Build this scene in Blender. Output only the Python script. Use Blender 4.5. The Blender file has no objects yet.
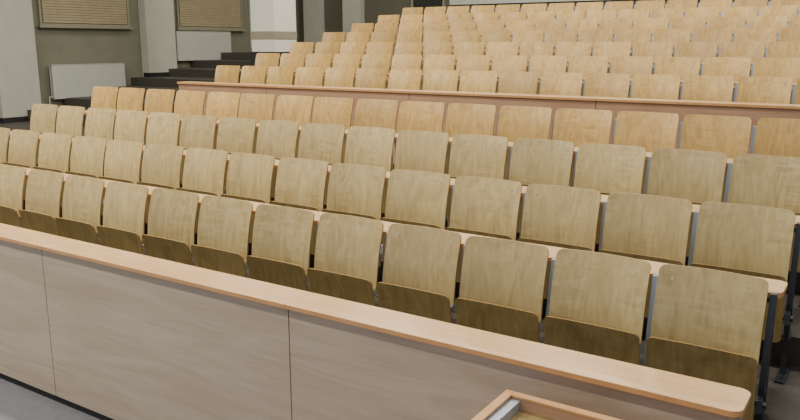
import bpy, bmesh, math, random
from mathutils import Vector, Matrix
random.seed(4)
S=bpy.context.scene
# ------------------------------------------------------------ materials
def nodes(name):
    m=bpy.data.materials.new(name);m.use_nodes=True
    nt=m.node_tree;b=nt.nodes["Principled BSDF"]
    return m,nt,b
def srgb(c):
    return tuple(((x/255)/12.92 if x/255<=0.04045 else ((x/255+0.055)/1.055)**2.4) for x in c)+(1,)
def plain(name,c,rough=0.6,metal=0.0,var=0.08,scale=6,bump=0.0):
    m,nt,b=nodes(name)
    tc=nt.nodes.new("ShaderNodeTexCoord");n=nt.nodes.new("ShaderNodeTexNoise")
    n.inputs["Scale"].default_value=scale;n.inputs["Detail"].default_value=5
    nt.links.new(tc.outputs["Object"],n.inputs["Vector"])
    r=nt.nodes.new("ShaderNodeValToRGB")
    a=srgb(c);r.color_ramp.elements[0].color=tuple(x*(1-var*1.5) for x in a[:3])+(1,)
    r.color_ramp.elements[1].color=tuple(min(1,x*(1+var*1.5)) for x in a[:3])+(1,)
    r.color_ramp.elements[0].position=.3;r.color_ramp.elements[1].position=.7
    nt.links.new(n.outputs["Fac"],r.inputs["Fac"]);nt.links.new(r.outputs["Color"],b.inputs["Base Color"])
    b.inputs["Roughness"].default_value=rough;b.inputs["Metallic"].default_value=metal
    if bump:
        bp=nt.nodes.new("ShaderNodeBump");bp.inputs["Strength"].default_value=bump;bp.inputs["Distance"].default_value=.01
        nt.links.new(n.outputs["Fac"],bp.inputs["Height"]);nt.links.new(bp.outputs["Normal"],b.inputs["Normal"])
    return m
def wood(name,light,dark,scale=(9,9,1.3),rough=0.38,objvar=0.25,wave=2.2,coat=0.25,fine=(60,60,3),ripple=0.0,bump=0.0):
    m,nt,b=nodes(name)
    N=nt.nodes.new;L=nt.links.new
    tc=N("ShaderNodeTexCoord");oi=N("ShaderNodeObjectInfo")
    mul=N("ShaderNodeVectorMath");mul.operation='SCALE';mul.inputs[0].default_value=(37,11,53)
    L(oi.outputs["Random"],mul.inputs["Scale"])
    add=N("ShaderNodeVectorMath");add.operation='ADD'
    L(tc.outputs["Object"],add.inputs[0]);L(mul.outputs[0],add.inputs[1])
    mp=N("ShaderNodeMapping");mp.inputs["Scale"].default_value=scale;L(add.outputs[0],mp.inputs["Vector"])
    n1=N("ShaderNodeTexNoise");n1.inputs["Scale"].default_value=1;n1.inputs["Detail"].default_value=3;n1.inputs["Distortion"].default_value=wave
    L(mp.outputs[0],n1.inputs["Vector"])
    mp2=N("ShaderNodeMapping");mp2.inputs["Scale"].default_value=fine;L(add.outputs[0],mp2.inputs["Vector"])
    n2=N("ShaderNodeTexNoise");n2.inputs["Scale"].default_value=1;n2.inputs["Detail"].default_value=4;L(mp2.outputs[0],n2.inputs["Vector"])
    mx=N("ShaderNodeMath");mx.operation='MULTIPLY_ADD';mx.inputs[1].default_value=.35
    s=N("ShaderNodeMath");s.operation='MULTIPLY';s.inputs[1].default_value=.65
    L(n1.outputs["Fac"],s.inputs[0]);L(n2.outputs["Fac"],mx.inputs[0]);L(s.outputs[0],mx.inputs[2])
    fac=mx.outputs[0]
    if ripple:
        # cross-grain flame figure, patchy
        mp3=N("ShaderNodeMapping");mp3.inputs["Scale"].default_value=(5,5,26);L(add.outputs[0],mp3.inputs["Vector"])
        n3=N("ShaderNodeTexNoise");n3.inputs["Scale"].default_value=1;n3.inputs["Detail"].default_value=2;n3.inputs["Distortion"].default_value=1.0;L(mp3.outputs[0],n3.inputs["Vector"])
        mp4=N("ShaderNodeMapping");mp4.inputs["Scale"].default_value=(5,5,3);L(add.outputs[0],mp4.inputs["Vector"])
        n4=N("ShaderNodeTexNoise");n4.inputs["Scale"].default_value=1;n4.inputs["Detail"].default_value=1;L(mp4.outputs[0],n4.inputs["Vector"])
        m4=N("ShaderNodeMapRange");m4.inputs["From Min"].default_value=.45;m4.inputs["From Max"].default_value=.65;m4.inputs["To Max"].default_value=ripple
        L(n4.outputs["Fac"],m4.inputs["Value"])
        c3=N("ShaderNodeMath");c3.operation='SUBTRACT';c3.inputs[1].default_value=.5;L(n3.outputs["Fac"],c3.inputs[0])
        m3=N("ShaderNodeMath");m3.operation='MULTIPLY_ADD';L(c3.outputs[0],m3.inputs[0]);L(m4.outputs[0],m3.inputs[1]);L(fac,m3.inputs[2])
        fac=m3.outputs[0]
    r=N("ShaderNodeValToRGB");r.color_ramp.elements[0].color=srgb(dark);r.color_ramp.elements[1].color=srgb(light)
    r.color_ramp.elements[0].position=.34;r.color_ramp.elements[1].position=.64
    L(fac,r.inputs["Fac"])
    hs=N("ShaderNodeHueSaturation");L(r.outputs["Color"],hs.inputs["Color"])
    mr=N("ShaderNodeMapRange");mr.inputs["To Min"].default_value=1-objvar/2;mr.inputs["To Max"].default_value=1+objvar/2
    L(oi.outputs["Random"],mr.inputs["Value"]);L(mr.outputs[0],hs.inputs["Value"])
    L(hs.outputs[0],b.inputs["Base Color"])
    rr=N("ShaderNodeMapRange");rr.inputs["To Min"].default_value=rough-.06;rr.inputs["To Max"].default_value=rough+.08
    L(n1.outputs["Fac"],rr.inputs["Value"]);L(rr.outputs[0],b.inputs["Roughness"])
    if bump:
        bp=N("ShaderNodeBump");bp.inputs["Strength"].default_value=bump;bp.inputs["Distance"].default_value=.02
        L(n1.outputs["Fac"],bp.inputs["Height"]);L(bp.outputs["Normal"],b.inputs["Normal"])
    b.inputs["Coat Weight"].default_value=coat;b.inputs["Coat Roughness"].default_value=.25
    return m
M_back=wood("birch_ply",(212,190,138),(184,160,108),rough=.32,coat=.45,objvar=.26,ripple=.7,bump=.08)
M_back2=wood("birch_ply_amber",(220,182,110),(190,150,84),rough=.36,coat=.3,objvar=.26,ripple=.6,bump=.08)
M_pan=wood("birch_ply_shaded",(160,138,92),(134,112,68),rough=.36,ripple=.4)  # shade on the down-facing folded seats is put into this darker ply colour
M_edge=plain("ply_edge",(168,134,86),.45)
M_desk=wood("beech_desktop",(236,192,142),(220,172,122),scale=(1.2,9,9),fine=(3,70,70),objvar=.05,rough=.30,coat=.4)
M_deskedge=plain("desk_edge_band",(214,160,108),.45)
M_panel=wood("laminate_panel",(202,184,164),(182,163,142),scale=(1.0,3,8),fine=(3,40,90),objvar=.03,rough=.38,wave=1.6)
M_panel2=wood("laminate_panel_rear",(196,158,130),(176,138,112),scale=(1.0,5,7),fine=(3,40,70),objvar=.03,rough=.42,wave=1.2)
M_metal=plain("painted_steel",(178,190,206),.35,.4,.05)
M_dark=plain("dark_steel",(70,74,80),.4,.6,.05)
M_screw=plain("screw_steel",(235,235,230),.25,.9,.02)
M_floor=plain("grey_linoleum",(122,122,130),.5,0,.06,14,.05)
M_tier=plain("dark_linoleum",(66,60,56),.55,0,.08,14,.05)
M_tierl=plain("grey_step_linoleum",(70,67,62),.6,0,.06,14,.05)
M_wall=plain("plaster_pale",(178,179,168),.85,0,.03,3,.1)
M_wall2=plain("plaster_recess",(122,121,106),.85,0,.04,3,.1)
M_backw=plain("plaster_back",(92,90,78),.85,0,.04,3,.1)
M_rad=plain("radiator_enamel",(188,189,182),.4,0,.02)
M_ceil=plain("ceiling_paint",(200,198,190),.9,0,.02)
M_black=plain("black_rubber",(28,27,28),.6,0,.05)
M_col=plain("column_paint",(242,241,230),.7,0,.02)
M_colband=plain("column_band",(160,152,134),.7,0,.03)
M_blind=plain("blind_fabric",(156,144,116),.8,0,.05)
M_frame=plain("window_frame_paint",(140,136,118),.6,0,.03)
M_door=plain("door_dark_paint",(34,34,34),.6,0,.05)
# ------------------------------------------------------------ mesh helpers
class MB:
    def __init__(s): s.v=[];s.f=[];s.m=[];s.mats=[]
    def mi(s,mat):
        if mat not in s.mats: s.mats.append(mat)
        return s.mats.index(mat)
    def box(s,a,b,mat):
        x0,y0,z0=a;x1,y1,z1=b
        s.hexa([(x0,y0,z0),(x1,y0,z0),(x1,y1,z0),(x0,y1,z0),(x0,y0,z1),(x1,y0,z1),(x1,y1,z1),(x0,y1,z1)],mat)
    def hexa(s,pts,mat):
        n=len(s.v);k=s.mi(mat);s.v+=pts
        for q in ((0,3,2,1),(4,5,6,7),(0,1,5,4),(1,2,6,5),(2,3,7,6),(3,0,4,7)):
            s.f.append(tuple(n+i for i in q));s.m.append(k)
    def prism(s,poly,z0,z1,mat,side=None):
        n=len(s.v);c=len(poly);k=s.mi(mat);ks=s.mi(side or mat)
        s.v+=[(x,y,z0) for x,y in poly]+[(x,y,z1) for x,y in poly]
        s.f.append(tuple(n+i for i in reversed(range(c))));s.m.append(k)
        s.f.append(tuple(n+c+i for i in range(c)));s.m.append(k)
        for i in range(c):
            j=(i+1)%c;s.f.append((n+i,n+j,n+c+j,n+c+i));s.m.append(ks)
    def cyl(s,p0,p1,r,mat,seg=10):
        p0=Vector(p0);p1=Vector(p1);d=(p1-p0).normalized();a=d.orthogonal().normalized();b=d.cross(a)
        n=len(s.v);k=s.mi(mat)
        for p in (p0,p1):
            for i in range(seg):
                t=2*math.pi*i/seg;s.v.append(tuple(p+a*math.cos(t)*r+b*math.sin(t)*r))
        for i in range(seg):
            j=(i+1)%seg;s.f.append((n+i,n+j,n+seg+j,n+seg+i));s.m.append(k)
        s.f.append(tuple(n+i for i in reversed(range(seg))));s.m.append(k)
        s.f.append(tuple(n+seg+i for i in range(seg)));s.m.append(k)
    def shell(s,w,z0,z1,r,fy,th,mat,edge,nz=10,rb=None):
        """rounded-corner curved board; fy(x,z) gives front surface y"""
        rb=r if rb is None else rb
        xs=[];h=w/2
        for i in range(7): xs.append(-h+r*(1-math.cos(math.pi/2*i/6)))
        m=8
        for i in range(1,m): xs.append(-h+r+(w-2*r)*i/m)
        for i in range(7): xs.append(h-r*(1-math.cos(math.pi/2*(6-i)/6)))
        n=len(s.v);nx=len(xs);k=s.mi(mat);ke=s.mi(edge)
        for side in (0,1):
            for x in xs:
                e=max(0,abs(x)-(h-r));c=r-math.sqrt(max(0,r*r-e*e));cb=c*rb/r
                for j in range(nz+1):
                    z=(z0+cb)+((z1-c)-(z0+cb))*j/nz
                    s.v.append((x,fy(x,z)+th*side,z))
        W=nz+1;B=nx*W
        g=lambda sd,i,j:n+sd*B+i*W+j
        for i in range(nx-1):
            for j in range(nz):
                s.f.append((g(0,i,j),g(0,i+1,j),g(0,i+1,j+1),g(0,i,j+1)));s.m.append(k)
                s.f.append((g(1,i,j),g(1,i,j+1),g(1,i+1,j+1),g(1,i+1,j)));s.m.append(k)
            s.f.append((g(0,i,nz),g(0,i+1,nz),g(1,i+1,nz),g(1,i,nz)));s.m.append(ke)
            s.f.append((g(0,i,0),g(1,i,0),g(1,i+1,0),g(0,i+1,0)));s.m.append(ke)
        for j in range(nz):
            s.f.append((g(0,0,j),g(0,0,j+1),g(1,0,j+1),g(1,0,j)));s.m.append(ke)
            s.f.append((g(0,nx-1,j),g(1,nx-1,j),g(1,nx-1,j+1),g(0,nx-1,j+1)));s.m.append(ke)
    def mesh(s,name,smooth=False):
        me=bpy.data.meshes.new(name);me.from_pydata(s.v,[],s.f)
        for m in s.mats: me.materials.append(m)
        for p,k in zip(me.polygons,s.m): p.material_index=k
        if smooth:
            for p in me.polygons: p.use_smooth=True
            try: me.set_sharp_from_angle(angle=math.radians(35))
            except Exception: pass
        me.update();return me
    def obj(s,name,parent=None,loc=(0,0,0),smooth=False,bevel=0):
        o=bpy.data.objects.new(name,s.mesh(name,smooth));S.collection.objects.link(o);o.location=loc
        if parent: o.parent=parent
        if bevel:
            b=o.modifiers.new("bev","BEVEL");b.width=bevel;b.segments=2;b.limit_method='ANGLE'
        return o
def empty(name,loc=(0,0,0)):
    e=bpy.data.objects.new(name,None);S.collection.objects.link(e);e.location=loc;return e
# ------------------------------------------------------------ seat meshes (origin: floor, under the top of backrest)
PITCH=.55;FH=.97
lean=math.tan(math.radians(11))
def fb(x,z):
    return -.034*(x/.25)**2+lean*(z-.97)+.006-.016*math.sin(max(0,(z-.54))/.43*math.pi)
def make_back(mat):
    b=MB();b.shell(.508,.54,.97,.035,fb,.012,mat,M_edge)
    for sx in (-1,1):
        x=sx*.185;z=.905;y=fb(x,z);b.cyl((x,y-.003,z),(x,y+.004,z),.008,M_screw,10)
    return b.mesh("backrest",True)
back_a=make_back(M_back);back_b=make_back(M_back2)
def fp(x,z):
    t=(z-.22)/.41
    return -.095-.055*t-.04*max(0,t-.75)*1.2-.010*(x/.25)**2
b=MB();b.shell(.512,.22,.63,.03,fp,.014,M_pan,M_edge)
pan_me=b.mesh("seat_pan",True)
def standard(mat):
    b=MB()
    def yb(z): return lean*(z-.97)+.022
    w=.014
    b.hexa([(-w,yb(.0)+.14,0),(w,yb(0)+.14,0),(w,yb(0)+.18,0),(-w,yb(0)+.18,0),
            (-w,yb(.45),.45),(w,yb(.45),.45),(w,yb(.45)+.045,.45),(-w,yb(.45)+.045,.45)],mat)
    b.hexa([(-w,yb(.45),.45),(w,yb(.45),.45),(w,yb(.45)+.045,.45),(-w,yb(.45)+.045,.45),
            (-w,yb(.90)-.02,.90),(w,yb(.90)-.02,.90),(w,yb(.90)+.02,.90),(-w,yb(.90)+.02,.90)],mat)
    b.box((-.025,-.16,0),(.025,.14,.012),mat)
    b.hexa([(-w,-.13,.34),(w,-.13,.34),(w,-.02,.34),(-w,-.02,.34),(-w,-.12,.40),(w,-.12,.40),(w,-.02,.42),(-w,-.02,.42)],mat)
    b.cyl((-.03,-.09,.37),(.03,-.09,.37),.016,M_dark,12)
    return b.mesh("standard")
std_me=standard(M_metal);std_dark=standard(M_dark)
def seat_row(i,y,ztop,n=16):
    e=empty("folding_seat_row",(0,y,ztop-FH))
    bm=back_b if i>=3 else back_a
    for k in range(n):
        x=-(k+.5)*PITCH
        for nm,me in (("backrest",bm),("seat_pan",pan_me)):
            o=bpy.data.objects.new(f"{nm}_{k+1}",me);S.collection.objects.link(o);o.parent=e;o.location=(x,0,0)
            if nm=="backrest": o.rotation_euler=(math.radians(random.uniform(-.6,.6)),0,math.radians(random.uniform(-1,1)))
            else: o.location.y=random.uniform(-.008,.004)
    for k in range(n+1):
        o=bpy.data.objects.new(f"standard_{k+1}",std_dark if k in (0,n) else std_me);S.collection.objects.link(o);o.parent=e;o.location=(-k*PITCH,0,0)
    return e
def desk(y0,z,x0=.035,x1=-8.85,depth=.24,joints=()):
    e=empty("lecture_desk",(0,y0,z))
    r=.05;poly=[]
    for cx,cy,a0 in ((x0-r,r,-90),(x0-r,depth-r,0),(x1+r,depth-r,90),(x1+r,r,180)):
        for i in range(7):
            a=math.radians(a0+15*i);poly.append((cx+r*math.cos(a),cy+r*math.sin(a)))
    b=MB();b.prism(poly,-.028,0,M_desk,M_deskedge);b.obj("desktop",e,bevel=.003)
    if joints:
        b=MB()
        for x in joints: b.box((x-.0015,-.0008,-.027),(x+.0015,depth+.0008,.0006),M_edge)
        b.obj("board_joint",e)
    return e
NR=11
YS=[0,.838,1.787,2.673,4.933];ZS=[.85,1.03,1.202,1.379,1.605]
for i in range(NR-5):
    YS.append(YS[4]+.9*(i+1));ZS.append(ZS[4]+.18*(i+1))
for i,(y,z) in enumerate(zip(YS,ZS)): seat_row(i,y,z)
for i in [1,2,3]+list(range(5,NR)):
    z=ZS[i]-.25;y=YS[i-1]+.02
    e=desk(y,z)
    b=MB()
    for k in range(17):
        x=-k*PITCH-(.02 if k==0 else 0)+(.02 if k==16 else 0)
        b.box((x-.012,.01,-.055),(x+.012,.21,-.028),M_dark)
    for x in (-.012,-8.79):
        b.cyl((x,.12,-.05),(x,.12,-.72),.014,M_dark)
        b.cyl((x,.12,-.30),(x,.0,-.34),.010,M_dark)
        b.box((x-.02,.04,-.722),(x+.02,.20,-.71),M_dark)
    b.obj("bracket",e)
def front_desk(y,z,fz,mat):
    xs=[.0,-2.34,-4.69,-7.04,-8.82]
    e=desk(y,z,x0=.025,depth=.25,joints=xs[1:-1])
    b=MB()
    for a,c in zip(xs[:-1],xs[1:]):
        b.box((c+.004,.03,fz-z+.06),(a-.004,.05,-.028),mat)
    b.box((xs[-1]+.005,.038,fz-z+.06),(-.005,.054,-.03),M_black)
    b.box((xs[-1],.045,fz-z+.001),(0,.06,fz-z+.07),M_black)
    b.box((-.02,.05,fz-z+.06),(0,.22,-.028),mat);b.box((xs[-1],.05,fz-z+.06),(xs[-1]+.02,.22,-.028),mat)
    b.obj("front_panel",e)
GF=-.715
front_desk(-.83,.525,GF,M_panel)
front_desk(4.11,ZS[4]-.23,ZS[3]-FH,M_panel2)
# ------------------------------------------------------------ floor: flat + tiers
b=MB();b.box((-14.9,-7,GF-.1),(4,-.76,GF),M_floor);b.obj("floor")
b=MB()
T=[(-.76,ZS[0]-FH)]
for i in range(1,NR):
    T.append((YS[i-1]+.18 if i!=4 else 4.16,ZS[i]-FH))
for i,(y,z) in enumerate(T):
    y1=T[i+1][0] if i+1<len(T) else 13.8
    b.box((-9.1,y,GF-.1),(2.5,y1,z),M_tier)
    yl=y+(.9 if i else 0);yl1=(y1+.9 if i+1<len(T) else 13.8)
    b.box((-14.9,yl,GF-.1),(-9.1,yl1,z),M_tierl)
b.obj("floor_tiers")
# ------------------------------------------------------------ left wall
WX=-14.4
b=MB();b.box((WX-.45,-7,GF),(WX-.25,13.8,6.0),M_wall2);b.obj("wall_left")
b=MB();bb=MB()
for i in range(-3,3):
    yc=4.97+3.6*i
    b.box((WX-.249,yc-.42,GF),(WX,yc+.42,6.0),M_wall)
    fz=[z for (y,z) in T if y+.9<=yc]; fz=fz[-1] if fz else GF
    bb.box((WX-.2,yc-.43,fz),(WX+.015,yc+.43,fz+.1),M_black)
b.obj("pillars_left",bevel=.01)  # row of pillars standing out from the left wall
bb.obj("baseboard_left")
def window(yc,n,zb=2.3,w=2.1,h=2.2):
    e=empty(f"window_{n}",(WX-.248,yc,zb))
    b=MB()
    b.box((0,-w/2,0),(.06,w/2,.05),M_frame);b.box((0,-w/2,h),(.06,w/2,h+.05),M_frame)
    b.box((0,-w/2-.05,0),(.06,-w/2,h+.05),M_frame);b.box((0,w/2,0),(.06,w/2+.05,h+.05),M_frame)
    b.box((0,-.03,0.05),(.04,.03,h),M_frame)
    b.box((0,-w/2-.1,-.04),(.12,w/2+.1,0),M_frame)
    b.obj("frame",e)
    b=MB();z=.06
    while z<h-.02:
        b.hexa([(.045,-w/2+.02,z),(.070,-w/2+.02,z+.004),(.070,w/2-.02,z+.004),(.045,w/2-.02,z),
                (.045,-w/2+.02,z+.051),(.06,-w/2+.02,z+.055),(.06,w/2-.02,z+.055),(.045,w/2-.02,z+.051)],M_blind);z+=.055
    b.obj("blind",e)
def radiator(yc,z,w=1.8,h=.70):
    e=empty("radiator",(WX-.248,yc,z))
    b=MB();b.box((.05,-w/2,0),(.07,w/2,h),M_rad);b.box((.13,-w/2,0),(.15,w/2,h),M_rad)
    b.box((.05,-w/2,h-.01),(.15,w/2,h+.01),M_rad)
    n=int(w/.06)
    for i in range(n):
        y=-w/2+.03+i*.06*(w/.06)/n
        b.box((.15,y-.016,.04),(.154,y+.016,h-.05),M_rad)
    b.box((.0,-w/2+.2,.1),(.05,-w/2+.24,h-.1),M_rad);b.box((.0,w/2-.24,.1),(.05,w/2-.2,h-.1),M_rad)
    b.cyl((.1,-w/2,.05),(.1,-w/2-.08,.05),.012,M_rad);b.cyl((.1,-w/2-.08,.05),(.1,-w/2-.08,-.35),.012,M_rad)
    b.obj("panel",e,bevel=.004)
for n,(yc) in enumerate((-.4,3.2,6.75,10.35),1): window(yc,n)
radiator(3.1,.35);radiator(6.65,.8);radiator(10.0,1.53)
# ------------------------------------------------------------ back wall
BY=13.8
b=MB();b.box((-14.9,BY,GF),(4,BY+.2,6.0),M_backw);b.obj("wall_back")
b=MB()
for x in (-14.0,-12.6): b.box((x-.3,BY-.2,1.7),(x+.3,BY-.001,6.0),M_wall)
b.obj("pillars_back")  # pillars against the back wall
b=MB();b.box((-9.6,BY-.05,2.9),(4,BY-.001,3.15),M_rad);b.obj("trim_3")
zt=T[-1][1]
e=empty("door_1",(-10.25,BY-.001,zt))
b=MB();b.box((-.5,-.06,0),(-.45,0,2.1),M_frame);b.box((.45,-.06,0),(.5,0,2.1),M_frame);b.box((-.5,-.06,2.1),(.5,0,2.15),M_frame)
b.box((-.45,-.03,0),(.45,0,2.1),M_door);b.box((.35,-.08,1.0),(.38,-.03,1.12),M_screw);b.obj("leaf",e)
# column
b=MB();zf=.635+.36
b.box((-10.8,7.8,1.75),(-10.16,8.45,6.0),M_col)
b.box((-10.82,7.78,zf),(-10.14,8.47,1.78),M_dark)
b.box((-10.81,7.79,2.02),(-10.15,8.46,2.18),M_colband)
b.obj("square_column",bevel=.01)
b=MB();b.box((-14.9,-7,6.0),(4,14,6.15),M_ceil);b.obj("ceiling")
me_mat,nt,bs=nodes("lamp_diffuser");bs.inputs["Base Color"].default_value=(.9,.9,.88,1)
bs.inputs["Emission Color"].default_value=(1,.93,.8,1);bs.inputs["Emission Strength"].default_value=4
for ix,x in enumerate((-11.5,-7.8,-4.1,-.4)):
    for iy,y in enumerate((-3.5,.5,4.5,8.5,12)):
        e=empty("ceiling_lamp",(x,y,6.0))
        b=MB();b.box((-.7,-.2,-.08),(.7,.2,-.001),M_rad);b.box((-.65,-.15,-.09),(.65,.15,-.08),me_mat);b.obj("housing",e)
        l=bpy.data.lights.new("tube","AREA");l.shape='RECTANGLE';l.size=1.3;l.size_y=.3;l.color=(1,.95,.80)
        E={0:(250,270,140,60),1:(110,150,125,75),4:(40,80,85,80)}.get(iy,(50,105,105,100))
        l.energy=E[ix]
        o=bpy.data.objects.new("tube",l);S.collection.objects.link(o);o.parent=e;o.location=(0,0,-.1)
# ------------------------------------------------------------ lectern in the foreground
e=empty("lectern",(-.92,-.956,GF))
b=MB();H=.42-GF;w=1.1;d=.65;t=.035
b.box((0,-t,0),(w,0,H),M_panel2);b.box((0,-d,0),(t,-t,H),M_panel2);b.box((w-t,-d,0),(w,-t,H),M_panel2)
b.box((t,-d+.02,.0),(w-t,-d+.04,H-.25),M_panel2)
b.box((t,-d+.02,H-.07),(w-t,-t,H-.05),M_pan)
b.box((t,-d+.02,H-.05),(.08,-t-.001,H-.005),M_metal)
b.obj("cabinet",e,bevel=.002)
b=MB();b.box((-.004,-d,H),(t+.002,.004,H+.012),M_deskedge);b.box((t+.002,-t-.002,H),(w,.004,H+.012),M_deskedge);b.obj("edge_band",e,bevel=.002)
# ------------------------------------------------------------ world, camera
W=bpy.data.worlds.new("World");S.world=W;W.use_nodes=True
bg=W.node_tree.nodes["Background"];bg.inputs[0].default_value=(.88,.93,1,1);bg.inputs[1].default_value=.5
cd=bpy.data.cameras.new("Camera");cd.lens=34.68;cd.sensor_width=36;cd.clip_end=200
co=bpy.data.objects.new("Camera",cd);S.collection.objects.link(co)
co.location=(.425,-3.888,1.941);co.rotation_euler=(math.radians(90-12.19),0,math.radians(33.17))
S.camera=co
